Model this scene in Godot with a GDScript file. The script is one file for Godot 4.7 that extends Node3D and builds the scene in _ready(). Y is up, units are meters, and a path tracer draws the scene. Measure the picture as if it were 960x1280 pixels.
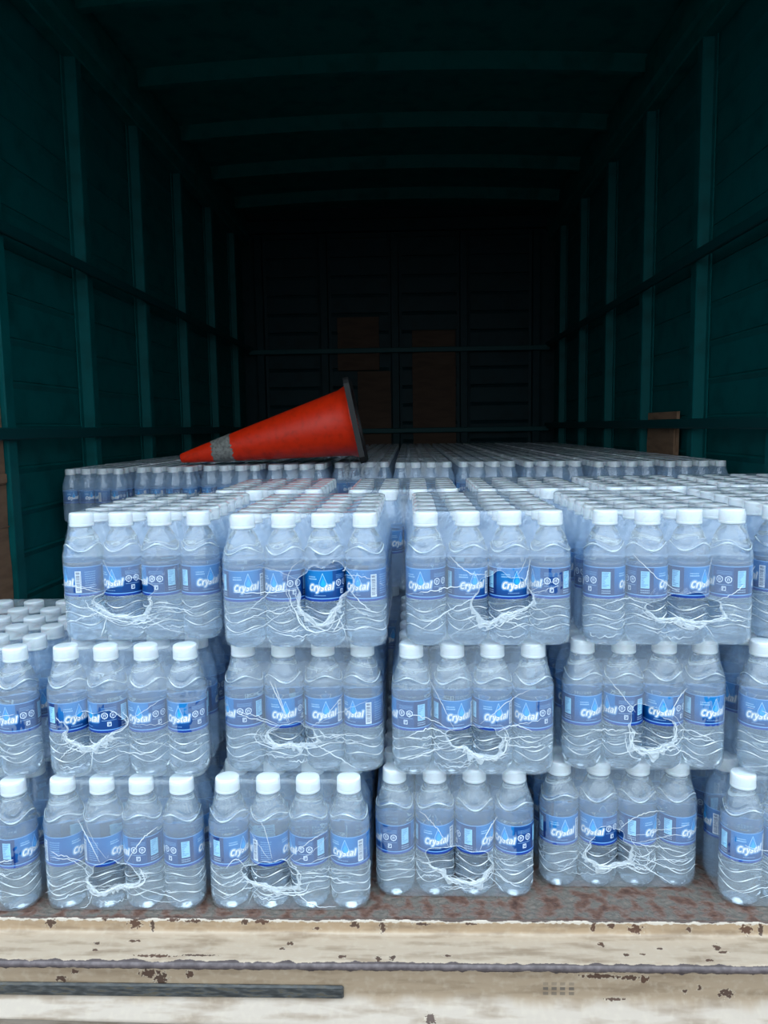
extends Node3D
# Metres, y up, -z runs into the truck body. The load bed is y = 0, the camera stands just behind the tail.

const EYE := 0.703            # eye height above the load bed
const P := 0.061              # bottle pitch inside a pack
const H := 0.193              # bottle height
const LAYER := 0.194          # one layer of packs
const WALL_L := -1.34
const WALL_R := 1.19
const BACK := -6.40
const TAIL := -1.034

var used := {}
var M := {}                   # materials
var body_fine: ArrayMesh
var body_plain: ArrayMesh
var cap_mesh: ArrayMesh
var label_mesh: ArrayMesh
var rib_glint_mesh: ArrayMesh
var film_plain: ArrayMesh
var film_far: ArrayMesh
var far_bodies: ArrayMesh
var far_caps: ArrayMesh
var far_labels: ArrayMesh
var rng := RandomNumberGenerator.new()
var wobble := FastNoiseLite.new()

# ---------------------------------------------------------------- helpers
func numbered(called: String) -> String:
	used[called] = used.get(called, 0) + 1
	return called if used[called] == 1 else "%s_%03d" % [called, used[called] - 1]

func obj(called: String, mesh: Mesh, material: Material, parent: Node = self, at := Vector3.ZERO, turn := 0.0) -> MeshInstance3D:
	var o := MeshInstance3D.new()
	o.mesh = mesh
	o.material_override = material
	o.position = at
	o.rotation.y = turn
	if parent == self:
		o.name = numbered(called)
	else:
		var n: int = parent.get_meta("n_" + called, 0)
		parent.set_meta("n_" + called, n + 1)
		o.name = called if n == 0 else "%s_%03d" % [called, n]
	parent.add_child(o, true)
	return o

func tag(o: Node3D, label: String, category: String, group := "") -> Node3D:
	o.set_meta("label", label)
	o.set_meta("category", category)
	if group != "":
		o.set_meta("group", group)
	return o

func thing(called: String, label: String, category: String, at: Vector3, turn := 0.0, group := "") -> Node3D:
	var o := Node3D.new()
	o.name = numbered(called)
	o.position = at
	o.rotation.y = turn
	add_child(o, true)
	tag(o, label, category, group)
	return o

func struct(called: String, label: String, mesh: Mesh, material: Material, at := Vector3.ZERO) -> MeshInstance3D:
	var o := obj(called, mesh, material, self, at)
	o.set_meta("kind", "structure")
	o.set_meta("label", label)
	return o

# triangles with smooth normals; a triangle's outward side is the clockwise one
func made(v: PackedVector3Array, idx: PackedInt32Array, uv := PackedVector2Array()) -> ArrayMesh:
	var n := PackedVector3Array()
	n.resize(v.size())
	for i in range(0, idx.size(), 3):
		var a := v[idx[i]]
		var f := (v[idx[i + 2]] - a).cross(v[idx[i + 1]] - a)
		n[idx[i]] += f
		n[idx[i + 1]] += f
		n[idx[i + 2]] += f
	for i in n.size():
		n[i] = n[i].normalized() if n[i].length_squared() > 0.0 else Vector3.UP
	return packed(v, n, idx, uv)

func packed(v: PackedVector3Array, n: PackedVector3Array, idx: PackedInt32Array, uv: PackedVector2Array) -> ArrayMesh:
	var a := []
	a.resize(Mesh.ARRAY_MAX)
	a[Mesh.ARRAY_VERTEX] = v
	a[Mesh.ARRAY_NORMAL] = n
	a[Mesh.ARRAY_INDEX] = idx
	if uv.size():
		a[Mesh.ARRAY_TEX_UV] = uv
	var m := ArrayMesh.new()
	m.add_surface_from_arrays(Mesh.PRIMITIVE_TRIANGLES, a)
	return m

# closed solid of revolution from (radius, height) pairs going upwards; knurl shifts every other segment between two heights
func lathe(profile: Array, segs: int, knurl := 0.0, k0 := 0.0, k1 := 0.0) -> ArrayMesh:
	var v := PackedVector3Array()
	var idx := PackedInt32Array()
	for p: Vector2 in profile:
		for i in segs:
			var a := TAU * i / segs
			var r := p.x
			if knurl > 0.0 and p.y > k0 and p.y < k1 and i % 2 == 0:
				r -= knurl
			v.append(Vector3(sin(a) * r, p.y, cos(a) * r))
	quads(idx, segs, profile.size(), true)
	return made(v, idx)

# index a grid of rows upwards and columns to the right as seen from outside
func quads(idx: PackedInt32Array, cols: int, rows: int, closed: bool, first := 0) -> void:
	for j in rows - 1:
		for i in (cols if closed else cols - 1):
			var a := first + j * cols + i
			var b := first + j * cols + (i + 1) % cols
			idx.append_array([a, a + cols, b + cols, a, b + cols, b])

# prism: a closed outline (x right, y up, counter-clockwise as seen from +z) pushed from z0 to z1, flat faces
func prism(outline: PackedVector2Array, z0: float, z1: float) -> ArrayMesh:
	var st := SurfaceTool.new()
	st.begin(Mesh.PRIMITIVE_TRIANGLES)
	st.set_smooth_group(-1)
	var n := outline.size()
	for i in n:
		var a := outline[i]
		var b := outline[(i + 1) % n]
		for p: Vector3 in [Vector3(a.x, a.y, z1), Vector3(b.x, b.y, z0), Vector3(b.x, b.y, z1), Vector3(a.x, a.y, z1), Vector3(a.x, a.y, z0), Vector3(b.x, b.y, z0)]:
			st.add_vertex(p)
	var tri := Geometry2D.triangulate_polygon(outline)
	for i in range(0, tri.size(), 3):
		var q: Array = [outline[tri[i]], outline[tri[i + 1]], outline[tri[i + 2]]]
		if (q[1] - q[0]).cross(q[2] - q[0]) > 0.0:
			q.reverse()
		for p: Vector2 in q:
			st.add_vertex(Vector3(p.x, p.y, z1))
		q.reverse()
		for p: Vector2 in q:
			st.add_vertex(Vector3(p.x, p.y, z0))
	st.generate_normals()
	return st.commit()

# box with chamfered long edges (chamfer on all twelve edges)
func bevel_box(s: Vector3, c: float) -> ArrayMesh:
	var st := SurfaceTool.new()
	st.begin(Mesh.PRIMITIVE_TRIANGLES)
	st.set_smooth_group(-1)
	var h := s / 2.0
	var corner := func(sx: float, sy: float, sz: float, axis: int) -> Vector3:
		var k := h - Vector3(c, c, c)
		k[axis] = h[axis]
		return k * Vector3(sx, sy, sz)
	var face := func(pts: Array) -> void:
		var mid := Vector3.ZERO
		for p: Vector3 in pts:
			mid += p
		if (pts[2] - pts[0]).cross(pts[1] - pts[0]).dot(mid) < 0.0:
			pts.reverse()
		for i in range(1, pts.size() - 1):
			for p: Vector3 in [pts[0], pts[i], pts[i + 1]]:
				st.add_vertex(p)
	for s0: float in [-1.0, 1.0]:
		face.call([corner.call(s0, -1, -1, 0), corner.call(s0, 1, -1, 0), corner.call(s0, 1, 1, 0), corner.call(s0, -1, 1, 0)])
		face.call([corner.call(-1, s0, -1, 1), corner.call(1, s0, -1, 1), corner.call(1, s0, 1, 1), corner.call(-1, s0, 1, 1)])
		face.call([corner.call(-1, -1, s0, 2), corner.call(1, -1, s0, 2), corner.call(1, 1, s0, 2), corner.call(-1, 1, s0, 2)])
		for s1: float in [-1.0, 1.0]:
			face.call([corner.call(s0, s1, -1, 0), corner.call(s0, s1, 1, 0), corner.call(s0, s1, 1, 1), corner.call(s0, s1, -1, 1)])
			face.call([corner.call(-1, s0, s1, 1), corner.call(1, s0, s1, 1), corner.call(1, s0, s1, 2), corner.call(-1, s0, s1, 2)])
			face.call([corner.call(s0, -1, s1, 0), corner.call(s0, 1, s1, 0), corner.call(s0, 1, s1, 2), corner.call(s0, -1, s1, 2)])
			for s2: float in [-1.0, 1.0]:
				face.call([corner.call(s0, s1, s2, 0), corner.call(s0, s1, s2, 1), corner.call(s0, s1, s2, 2)])
	st.generate_normals()
	return st.commit()

func joined(mesh: Mesh, places: Array) -> ArrayMesh:
	var st := SurfaceTool.new()
	st.begin(Mesh.PRIMITIVE_TRIANGLES)
	for t: Transform3D in places:
		st.append_from(mesh, 0, t)
	return st.commit()

func mat(color: Color, rough := 0.6, metal := 0.0, spec := 0.5) -> StandardMaterial3D:
	var m := StandardMaterial3D.new()
	m.albedo_color = color
	m.roughness = rough
	m.metallic = metal
	m.metallic_specular = spec
	return m

func noise_tex(freq: float, seed_: int, ramp: Gradient, size := 512, type := FastNoiseLite.TYPE_SIMPLEX_SMOOTH) -> NoiseTexture2D:
	var n := FastNoiseLite.new()
	n.noise_type = type
	n.seed = seed_
	n.frequency = freq
	n.fractal_octaves = 5
	var t := NoiseTexture2D.new()
	t.width = size
	t.height = size
	t.seamless = true
	t.noise = n
	t.color_ramp = ramp
	return t

func ramp(points: Array) -> Gradient:
	var g := Gradient.new()
	var o := PackedFloat32Array()
	var c := PackedColorArray()
	for p: Array in points:
		o.append(p[0])
		c.append(p[1])
	g.offsets = o
	g.colors = c
	return g

func grey(a: float) -> Color:
	return Color(a, a, a)

# ---------------------------------------------------------------- camera and light
func set_camera_and_light() -> void:
	var cam := Camera3D.new()
	cam.name = "camera"
	cam.position = Vector3(0, EYE, 0)
	cam.rotation_degrees = Vector3(-6.3, 1.9, -0.84)
	cam.fov = 67.33
	cam.near = 0.02
	cam.far = 200.0
	add_child(cam)
	cam.current = true
	var sky := ProceduralSkyMaterial.new()
	sky.sky_top_color = Color(0.88, 0.95, 1.0)
	sky.sky_horizon_color = Color(0.60, 0.64, 0.67)
	sky.sky_curve = 0.6
	sky.ground_horizon_color = Color(0.40, 0.40, 0.40)
	sky.ground_bottom_color = Color(0.36, 0.36, 0.36)
	sky.sky_energy_multiplier = 2.0
	sky.ground_energy_multiplier = 1.0
	var env := Environment.new()
	env.background_mode = Environment.BG_SKY
	env.sky = Sky.new()
	env.sky.sky_material = sky
	env.tonemap_mode = Environment.TONE_MAPPER_LINEAR
	env.tonemap_exposure = 0.88
	env.sdfgi_enabled = true
	env.ssao_enabled = true
	env.ssil_enabled = true
	var w := WorldEnvironment.new()
	w.name = "daylight"
	w.environment = env
	add_child(w)

# ---------------------------------------------------------------- materials
func make_materials() -> void:
	var teal := mat(Color(0.0, 0.335, 0.34), 0.5, 0.0, 0.25)
	var wear := noise_tex(0.012, 5, ramp([[0.0, Color(0.72, 0.80, 0.80)], [0.45, Color(0.93, 0.97, 0.97)], [0.7, Color.WHITE], [1.0, Color(0.85, 0.9, 0.9)]]))
	teal.albedo_texture = wear
	teal.uv1_triplanar = true
	teal.uv1_world_triplanar = true
	teal.uv1_scale = Vector3(0.9, 0.9, 0.9)
	M.teal = teal
	var roof := teal.duplicate() as StandardMaterial3D
	roof.albedo_color = Color(0.0, 0.37, 0.36)
	roof.roughness = 0.5
	M.roof = roof
	M.rail = mat(Color(0.0, 0.235, 0.245), 0.5, 0.0, 0.3)
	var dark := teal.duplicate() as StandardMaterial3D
	dark.albedo_color = Color(0.03, 0.17, 0.19)  # teal darkened: the gloom at the far end is put into the colour
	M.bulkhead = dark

	var water := mat(Color(0.88, 0.95, 1.0, 0.085), 0.03, 0.0, 0.62)
	water.transparency = BaseMaterial3D.TRANSPARENCY_ALPHA
	water.refraction_enabled = true
	water.refraction_scale = 0.034
	water.clearcoat_enabled = true
	water.clearcoat = 1.0
	water.clearcoat_roughness = 0.03
	M.water = water
	var shell := mat(Color(0.66, 0.83, 1.0, 0.15), 0.06)
	shell.transparency = BaseMaterial3D.TRANSPARENCY_ALPHA
	shell.cull_mode = BaseMaterial3D.CULL_DISABLED
	M.shell = shell
	var rib_glint := mat(Color(0.97, 0.99, 1.0, 0.85), 0.26, 0.0, 0.7)  # white of the highlight lines painted along the bottle ribs
	rib_glint.transparency = BaseMaterial3D.TRANSPARENCY_ALPHA
	M.rib_glint = rib_glint
	var film := mat(Color(0.86, 0.94, 1.0, 0.14), 0.10)
	film.transparency = BaseMaterial3D.TRANSPARENCY_ALPHA
	film.cull_mode = BaseMaterial3D.CULL_DISABLED
	M.film = film
	var edge := mat(Color(0.94, 0.98, 1.0, 0.38), 0.26)
	edge.transparency = BaseMaterial3D.TRANSPARENCY_ALPHA
	edge.cull_mode = BaseMaterial3D.CULL_DISABLED
	M.film_edge = edge
	var crease := mat(Color(0.95, 0.98, 1.0, 0.60), 0.27)
	crease.transparency = BaseMaterial3D.TRANSPARENCY_ALPHA
	M.crease = crease
	var cap := mat(Color(0.86, 0.885, 0.90), 0.36)
	cap.subsurf_scatter_enabled = true
	cap.subsurf_scatter_strength = 0.15
	M.cap = cap
	var lab := mat(Color.WHITE, 0.3)
	lab.albedo_texture = label_print()
	lab.cull_mode = BaseMaterial3D.CULL_DISABLED
	M.label = lab
	M.far_label = mat(Color(0.06, 0.29, 0.56), 0.35)

	var red := mat(Color(0.93, 0.19, 0.03), 0.42)
	red.albedo_texture = noise_tex(0.02, 11, ramp([[0.0, Color(0.80, 0.76, 0.72)], [0.4, Color(0.94, 0.93, 0.92)], [1.0, Color.WHITE]]))
	red.uv1_triplanar = true
	red.uv1_scale = Vector3(2.5, 2.5, 2.5)
	M.cone = red
	var tape := mat(Color(0.62, 0.62, 0.60), 0.4)
	tape.albedo_texture = noise_tex(0.03, 12, ramp([[0.0, grey(0.4)], [0.5, grey(0.85)], [1.0, Color.WHITE]]))
	tape.uv1_triplanar = true
	tape.uv1_scale = Vector3(4, 4, 4)
	M.tape = tape
	M.rubber = mat(Color(0.10, 0.105, 0.11), 0.6)

	var card := mat(Color(0.55, 0.43, 0.34), 0.85)
	card.albedo_texture = noise_tex(0.006, 21, ramp([[0.0, Color(0.78, 0.76, 0.74)], [0.5, Color(0.95, 0.94, 0.92)], [1.0, Color.WHITE]]))
	card.uv1_triplanar = true
	card.uv1_scale = Vector3(1.3, 6.0, 1.3)
	M.card = card
	var dimmed := card.duplicate() as StandardMaterial3D
	dimmed.albedo_color = Color(0.30, 0.225, 0.175)  # same card, darker: shade at the back wall put into its colour
	M.dimmed_card = dimmed
	M.tape_brown = mat(Color(0.46, 0.34, 0.25), 0.35)

	var plate := mat(Color(1.0, 0.95, 0.92), 0.6, 0.0, 0.3)
	plate.albedo_texture = noise_tex(0.02, 31, ramp([[0.0, Color(0.27, 0.21, 0.195)], [0.3, Color(0.39, 0.31, 0.28)], [0.5, Color(0.43, 0.385, 0.37)], [0.68, Color(0.38, 0.385, 0.375)], [1.0, Color(0.48, 0.45, 0.43)]]))
	plate.uv1_triplanar = true
	plate.uv1_world_triplanar = true
	plate.uv1_scale = Vector3(3, 3, 3)
	plate.heightmap_enabled = true
	plate.heightmap_texture = noise_tex(0.05, 32, ramp([[0.0, Color.BLACK], [0.5, grey(0.5)], [0.55, grey(0.8)], [1.0, Color.WHITE]]))
	plate.heightmap_scale = 0.15
	M.plate = plate
	var sill := mat(Color.WHITE, 0.5)
	sill.albedo_texture = sill_paint()
	sill.heightmap_enabled = true
	sill.heightmap_texture = noise_tex(0.04, 41, ramp([[0.0, grey(0.3)], [1.0, grey(0.7)]]))
	sill.heightmap_scale = 0.06
	sill.albedo_color = Color(0.90, 0.885, 0.895)
	M.sill = sill
	M.strip = mat(Color(0.30, 0.305, 0.305), 0.6)
	M.strip.albedo_texture = noise_tex(0.03, 51, ramp([[0.0, grey(0.45)], [0.5, grey(0.8)], [0.62, grey(1.0)], [0.7, Color(1.0, 0.9, 0.75)], [1.0, grey(0.9)]]))
	M.strip.uv1_triplanar = true
	M.strip.uv1_scale = Vector3(2, 9, 9)
	var ground := mat(Color(0.40, 0.39, 0.38), 0.9)
	ground.albedo_texture = noise_tex(0.02, 61, ramp([[0.0, grey(0.7)], [1.0, Color.WHITE]]))
	ground.uv1_triplanar = true
	ground.uv1_world_triplanar = true
	M.ground = ground

# ---- flat print on the bottle label: raster drawing into bytes
var px: PackedByteArray
var pw := 0
var ph := 0

func dot(x: int, y: int, c: Color, a := 1.0) -> void:
	x = posmod(x, pw)
	if y < 0 or y >= ph:
		return
	var k := (y * pw + x) * 3
	px[k] = int(lerpf(px[k], c.r8, a))
	px[k + 1] = int(lerpf(px[k + 1], c.g8, a))
	px[k + 2] = int(lerpf(px[k + 2], c.b8, a))

func rect(x0: float, y0: float, x1: float, y1: float, c: Color, a := 1.0) -> void:
	for y in range(int(y0), int(y1)):
		for x in range(int(x0), int(x1)):
			dot(x, y, c, a)

func poly(pts: PackedVector2Array, c: Color, a := 1.0) -> void:
	var lo := pts[0]
	var hi := pts[0]
	for p in pts:
		lo = lo.min(p)
		hi = hi.max(p)
	for y in range(int(lo.y), int(hi.y) + 1):
		for x in range(int(lo.x), int(hi.x) + 1):
			var cover := 0.0
			for s: Vector2 in [Vector2(0.25, 0.25), Vector2(0.75, 0.25), Vector2(0.25, 0.75), Vector2(0.75, 0.75)]:
				if Geometry2D.is_point_in_polygon(Vector2(x, y) + s, pts):
					cover += 0.25
			if cover > 0.0:
				dot(x, y, c, a * cover)

func stroke(pts: PackedVector2Array, w: float, c: Color) -> void:
	for i in pts.size() - 1:
		var n := int(pts[i].distance_to(pts[i + 1])) + 1
		for k in n:
			var p := pts[i].lerp(pts[i + 1], float(k) / n)
			for y in range(int(p.y - w), int(p.y + w) + 1):
				for x in range(int(p.x - w), int(p.x + w) + 1):
					if Vector2(x + 0.5, y + 0.5).distance_to(p) < w:
						dot(x, y, c)

# triangles of a word, slanted and scaled so that its height is tall pixels, centred on cx
func word(text: String, cx: float, base: float, wide: float, slant: float) -> Array:
	var t := TextMesh.new()
	var f := SystemFont.new()
	f.font_names = PackedStringArray(["Droid Sans"])
	f.font_weight = 700
	t.font = f
	t.text = text
	t.font_size = 64
	t.pixel_size = 0.01
	t.depth = 0.0
	t.curve_step = 1.0
	var arr := t.get_mesh_arrays()
	var v: PackedVector3Array = arr[Mesh.ARRAY_VERTEX]
	var ix: PackedInt32Array = arr[Mesh.ARRAY_INDEX]
	var lo := v[0]
	var hi := v[0]
	for p in v:
		lo = lo.min(p)
		hi = hi.max(p)
	var k := wide / (hi.x - lo.x)
	var tris := []
	for i in range(0, ix.size(), 3):
		var q := PackedVector2Array()
		for j in 3:
			var p := v[ix[i + j]]
			q.append(Vector2(cx + (p.x - (lo.x + hi.x) / 2) * k + slant * (p.y - lo.y) * k, base - (p.y - lo.y) * k * 1.12 - ((p.x - lo.x) * k) * 0.05))
		tris.append(q)
	return tris

func fill_words(tris: Array, grow: float, c: Color, a := 1.0) -> void:
	var around := [Vector2.ZERO]
	if grow > 0.0:
		around = []
		for i in 12:
			around.append(Vector2.from_angle(TAU * i / 12) * grow)
	var mask := {}
	for o: Vector2 in around:
		for q: PackedVector2Array in tris:
			var lo := q[0].min(q[1]).min(q[2]) + o
			var hi := q[0].max(q[1]).max(q[2]) + o
			for y in range(int(lo.y), int(hi.y) + 1):
				for x in range(int(lo.x), int(hi.x) + 1):
					if Geometry2D.point_is_inside_triangle(Vector2(x + 0.5, y + 0.5) - o, q[0], q[1], q[2]):
						mask[y * 4096 + x] = true
	for k: int in mask:
		dot(k % 4096, k / 4096, c, a)

func drop_shape(cx: float, cy: float, r: float, tall: float) -> PackedVector2Array:
	var pts := PackedVector2Array()
	for i in 25:
		var a := -0.35 + (PI + 0.7) * i / 24.0
		pts.append(Vector2(cx + cos(a) * r, cy + sin(a) * r))
	pts.append(Vector2(cx, cy - tall))
	return pts

func label_print() -> ImageTexture:
	pw = 1536
	ph = 352
	px.resize(pw * ph * 3)
	for y in ph:
		var v := float(y) / ph
		for x in pw:
			var u := float(x) / pw
			var c := Color8(3, 92, 162).lerp(Color8(2, 58, 124), smoothstep(0.25, 1.0, v))
			var near := minf(absf(u - 0.48), minf(u, 1.0 - u))
			c = c.lerp(Color8(0, 124, 194), 0.8 * smoothstep(0.17, 0.05, near) * smoothstep(0.9, 0.2, v))
			if u > 0.735 and u < 0.86:
				c = c.lerp(Color8(4, 38, 100), 0.8)
			if u > 0.58 and u < 0.735:
				c = c.lerp(Color8(10, 62, 126), 0.8)
			if v > 0.895 and v < 0.925:
				c = Color8(120, 175, 230)
			elif v >= 0.925:
				c = Color8(14, 60, 150)
			elif v < 0.025:
				c = Color8(120, 170, 225)
			var k := (y * pw + x) * 3
			px[k] = c.r8
			px[k + 1] = c.g8
			px[k + 2] = c.b8
	rng.seed = 77
	for u: float in [0.0, 0.48]:
		var cx := u * pw + pw
		# dashes for the two small lines of print above the word
		for j in 2:
			var x := cx - 150.0
			while x < cx - 52:
				var w := rng.randf_range(5, 14)
				rect(x, 70 + j * 26 - j * 2, x + w, 82 + j * 26, Color8(190, 215, 240), 0.8)
				x += w + 4
		var tris := word("Crystal", cx + 4, 262, 300, 0.22)
		fill_words(tris, 20, Color8(120, 170, 222), 0.55)
		fill_words(tris, 9, Color8(196, 214, 234))
		fill_words(tris, 4, Color8(96, 116, 142))
		fill_words(tris, 0, Color8(250, 252, 255))
		poly(drop_shape(cx + 34, 148, 46, 118), Color8(196, 228, 250))
		poly(drop_shape(cx + 34, 148, 42, 108), Color8(0, 140, 220))
		poly(drop_shape(cx + 40, 156, 27, 66), Color8(24, 168, 236))
		for j in 9:
			rect(cx - 70 + j * 16, 282, cx - 60 + j * 16, 290, Color8(200, 220, 242), 0.7)
	# bar code
	var bx := 0.15 * pw
	rect(bx - 34, 52, bx + 40, 306, Color8(226, 236, 244))
	var y := 62.0
	while y < 288:
		var w := [3, 3, 5, 8][rng.randi() % 4] as int
		rect(bx - 24, y, bx + 22, y + w, Color8(40, 56, 96))
		y += w + [3, 4, 6][rng.randi() % 3]
	for j in 12:
		rect(bx + 27, 66 + j * 18, bx + 35, 77 + j * 18, Color8(70, 90, 130))
	# columns of fine print
	for j in 9:
		var x2 := 0.205 * pw
		while x2 < 0.285 * pw:
			var w2 := rng.randf_range(6, 20)
			rect(x2, 60 + j * 26, x2 + w2, 70 + j * 26, Color8(150, 185, 226), 0.75)
			x2 += w2 + 5
	# two round return marks and the square below them
	for s: float in [0.635, 0.70]:
		var c0 := Vector2(s * pw, 150)
		for part in 3:
			var arc := PackedVector2Array()
			for i in 9:
				arc.append(c0 + Vector2.from_angle(TAU * part / 3.0 + i * 0.2) * 34)
			stroke(arc, 4.5, Color8(226, 238, 250))
			var tip := arc[8]
			var dir := Vector2.from_angle(TAU * part / 3.0 + 1.6 + PI / 2)
			poly(PackedVector2Array([tip + dir * 14, tip + dir.orthogonal() * 11, tip - dir.orthogonal() * 11]), Color8(226, 238, 250))
		stroke(PackedVector2Array([c0 + Vector2(-10, 14), c0 + Vector2(-10, -12), c0 + Vector2(8, -12), c0 + Vector2(8, 14)]), 3.5, Color8(226, 238, 250))
	var sq := Vector2(0.668 * pw, 252)
	stroke(PackedVector2Array([sq + Vector2(-20, -22), sq + Vector2(20, -22), sq + Vector2(20, 22), sq + Vector2(-20, 22), sq + Vector2(-20, -22)]), 4.0, Color8(226, 238, 250))
	stroke(PackedVector2Array([sq + Vector2(-8, 10), sq + Vector2(-8, -10), sq + Vector2(8, -10)]), 3.5, Color8(226, 238, 250))
	for j in 3:
		rect(0.61 * pw, 58 + j * 16, 0.725 * pw, 65 + j * 16, Color8(150, 185, 226), 0.6)
	rect(0.61 * pw, 206, 0.725 * pw, 212, Color8(180, 205, 236), 0.7)
	# pale panel of facts
	rect(0.765 * pw, 50, 0.83 * pw, 240, Color8(150, 208, 236))
	for j in 10:
		rect(0.77 * pw, 60 + j * 17, (0.785 + rng.randf() * 0.035) * pw, 67 + j * 17, Color8(70, 130, 190))
	for j in 2:
		for k in 7:
			rect(0.765 * pw + k * 15, 258 + j * 24, 0.765 * pw + k * 15 + 10, 270 + j * 24, Color8(200, 220, 240), 0.8)
	return ImageTexture.create_from_image(Image.create_from_data(pw, ph, false, Image.FORMAT_RGB8, px))

# ---- worn cream paint of the tail sill, its lit and shaded faces toned in: x is across the truck (1.3 m), y runs down along the profile (0.26 m)
func sill_paint() -> ImageTexture:
	pw = 2048
	ph = 410
	var sx := pw / 1.3
	var sy := ph / 0.26
	px.resize(pw * ph * 3)
	var n := FastNoiseLite.new()
	n.seed = 3
	n.frequency = 0.02
	n.fractal_octaves = 5
	for y in ph:
		var s := y / sy
		for x in pw:
			var fine := n.get_noise_2d(x * 0.25, y * 1.6)
			var rough := n.get_noise_2d(x * 2.0 + 900.0, y * 2.0)
			var c := Color8(190, 173, 149)
			c = c.lerp(Color8(176, 152, 120), smoothstep(0.0222, 0.0195, s))  # lip and face darkened, flange lightened: fall of light painted into the cream
			c = c.lerp(Color8(168, 148, 121), smoothstep(0.088, 0.091, s))
			c = c.lerp(Color8(188, 176, 159), smoothstep(0.124, 0.140, s + 0.010 * n.get_noise_2d(x * 0.4, 700.0)))
			c = c.lerp(Color8(128, 108, 84), clampf(fine * 0.9 + 0.05, 0.0, 0.55))
			c = c.lerp(Color8(204, 192, 170), clampf(rough * 0.5, 0.0, 0.3))
			# bare, rust-toned steel on the worn front edge
			var lo := 0.0770 + 0.0050 * n.get_noise_2d(x * 0.9, 40.0)
			var hi := 0.0905 + 0.0050 * n.get_noise_2d(x * 1.4, 90.0)
			if s > lo and s < hi:
				c = Color8(84, 75, 76).lerp(Color8(116, 106, 106), clampf(0.5 + rough, 0.0, 1.0))
				if absf(s - 0.084) > 0.0042:
					c = c.lerp(Color8(62, 50, 48), 0.6)
			# chipped upper edge
			if s < 0.0028 + 0.004 * n.get_noise_2d(x * 0.8, 140.0):
				c = Color8(82, 68, 62)
			elif s < 0.0060 + 0.003 * n.get_noise_2d(x * 2.6, 240.0):
				c = Color8(212, 203, 186)
			var k := (y * pw + x) * 3
			px[k] = c.r8
			px[k + 1] = c.g8
			px[k + 2] = c.b8
	# chips: position across (m), along the profile (m), half sizes (mm)
	for c: Array in [[-0.53, 0.010, 8, 7], [-0.45, 0.004, 5, 3], [-0.405, 0.010, 10, 8], [-0.38, 0.013, 4, 8], [-0.35, 0.004, 10, 3], [-0.32, 0.006, 12, 3], [-0.245, 0.006, 6, 5], [-0.22, 0.006, 11, 4], [-0.14, 0.016, 5, 3], [-0.085, 0.010, 8, 5], [-0.045, 0.012, 5, 9], [0.01, 0.008, 14, 2], [0.08, 0.007, 10, 2], [0.255, 0.011, 4, 7], [0.28, 0.008, 5, 5], [0.315, 0.013, 11, 7], [0.39, 0.013, 4, 5], [0.47, 0.013, 9, 8], [0.49, 0.013, 4, 9],
		[-0.40, 0.043, 8, 3], [-0.452, 0.050, 5, 3], [-0.45, 0.066, 5, 3], [-0.175, 0.047, 5, 4], [-0.185, 0.060, 4, 3], [-0.10, 0.078, 6, 4], [-0.05, 0.082, 5, 5], [-0.03, 0.080, 5, 5], [0.045, 0.074, 7, 2], [0.262, 0.044, 5, 5], [0.29, 0.068, 4, 3], [0.315, 0.067, 6, 2], [0.34, 0.052, 5, 2], [0.42, 0.050, 5, 8], [0.425, 0.060, 8, 3], [0.40, 0.080, 6, 3], [0.487, 0.080, 7, 3], [-0.36, 0.080, 30, 3], [-0.30, 0.078, 26, 2],
		[-0.49, 0.122, 9, 5], [-0.47, 0.110, 5, 4], [-0.365, 0.112, 15, 7], [-0.35, 0.122, 10, 13], [-0.31, 0.113, 6, 6], [-0.305, 0.137, 11, 6], [-0.24, 0.142, 9, 6], [0.25, 0.110, 28, 4], [0.29, 0.112, 16, 4], [0.31, 0.114, 6, 6], [0.385, 0.127, 4, 4], [0.365, 0.134, 4, 3], [0.42, 0.136, 10, 7], [0.27, 0.146, 14, 2], [0.02, 0.170, 8, 6]]:
		var cx: float = (c[0] + 0.65) * sx
		var along: float = c[1]
		if along > 0.1:
			along = 0.091 + (along - 0.104) * 0.91
		elif along > 0.021:
			along = 0.023 + (along - 0.022) * 0.79
		var cy := along * sy
		var rx: float = c[2] * 0.001 * sx
		var ry: float = c[3] * 0.001 * sy
		var rust := n.get_noise_2d(cx * 7.0, cy) * 0.5 + 0.5
		for y in range(int(cy - ry * 1.6), int(cy + ry * 1.6)):
			for x in range(int(cx - rx * 1.6), int(cx + rx * 1.6)):
				var d := Vector2((x - cx) / rx, (y - cy) / ry).length() + 0.9 * n.get_noise_2d(x * 5.0, y * 5.0)
				if d < 0.8:
					dot(x, y, Color8(66, 52, 44).lerp(Color8(92, 58, 40), rust), 0.9)
				elif d < 0.98:
					dot(x, y, Color8(205, 194, 172), 0.6)
	# faded black stencil marks
	for r in 3:
		for q in 4:
			rect((0.175 + q * 0.0115 + 0.65) * sx, (0.107 + r * 0.0070) * sy, (0.182 + q * 0.0115 + 0.65) * sx, (0.111 + r * 0.0070) * sy, Color8(84, 78, 72), 0.25 + 0.22 * ((r * 2 + q * 3) % 3))
	return ImageTexture.create_from_image(Image.create_from_data(pw, ph, false, Image.FORMAT_RGB8, px))

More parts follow.
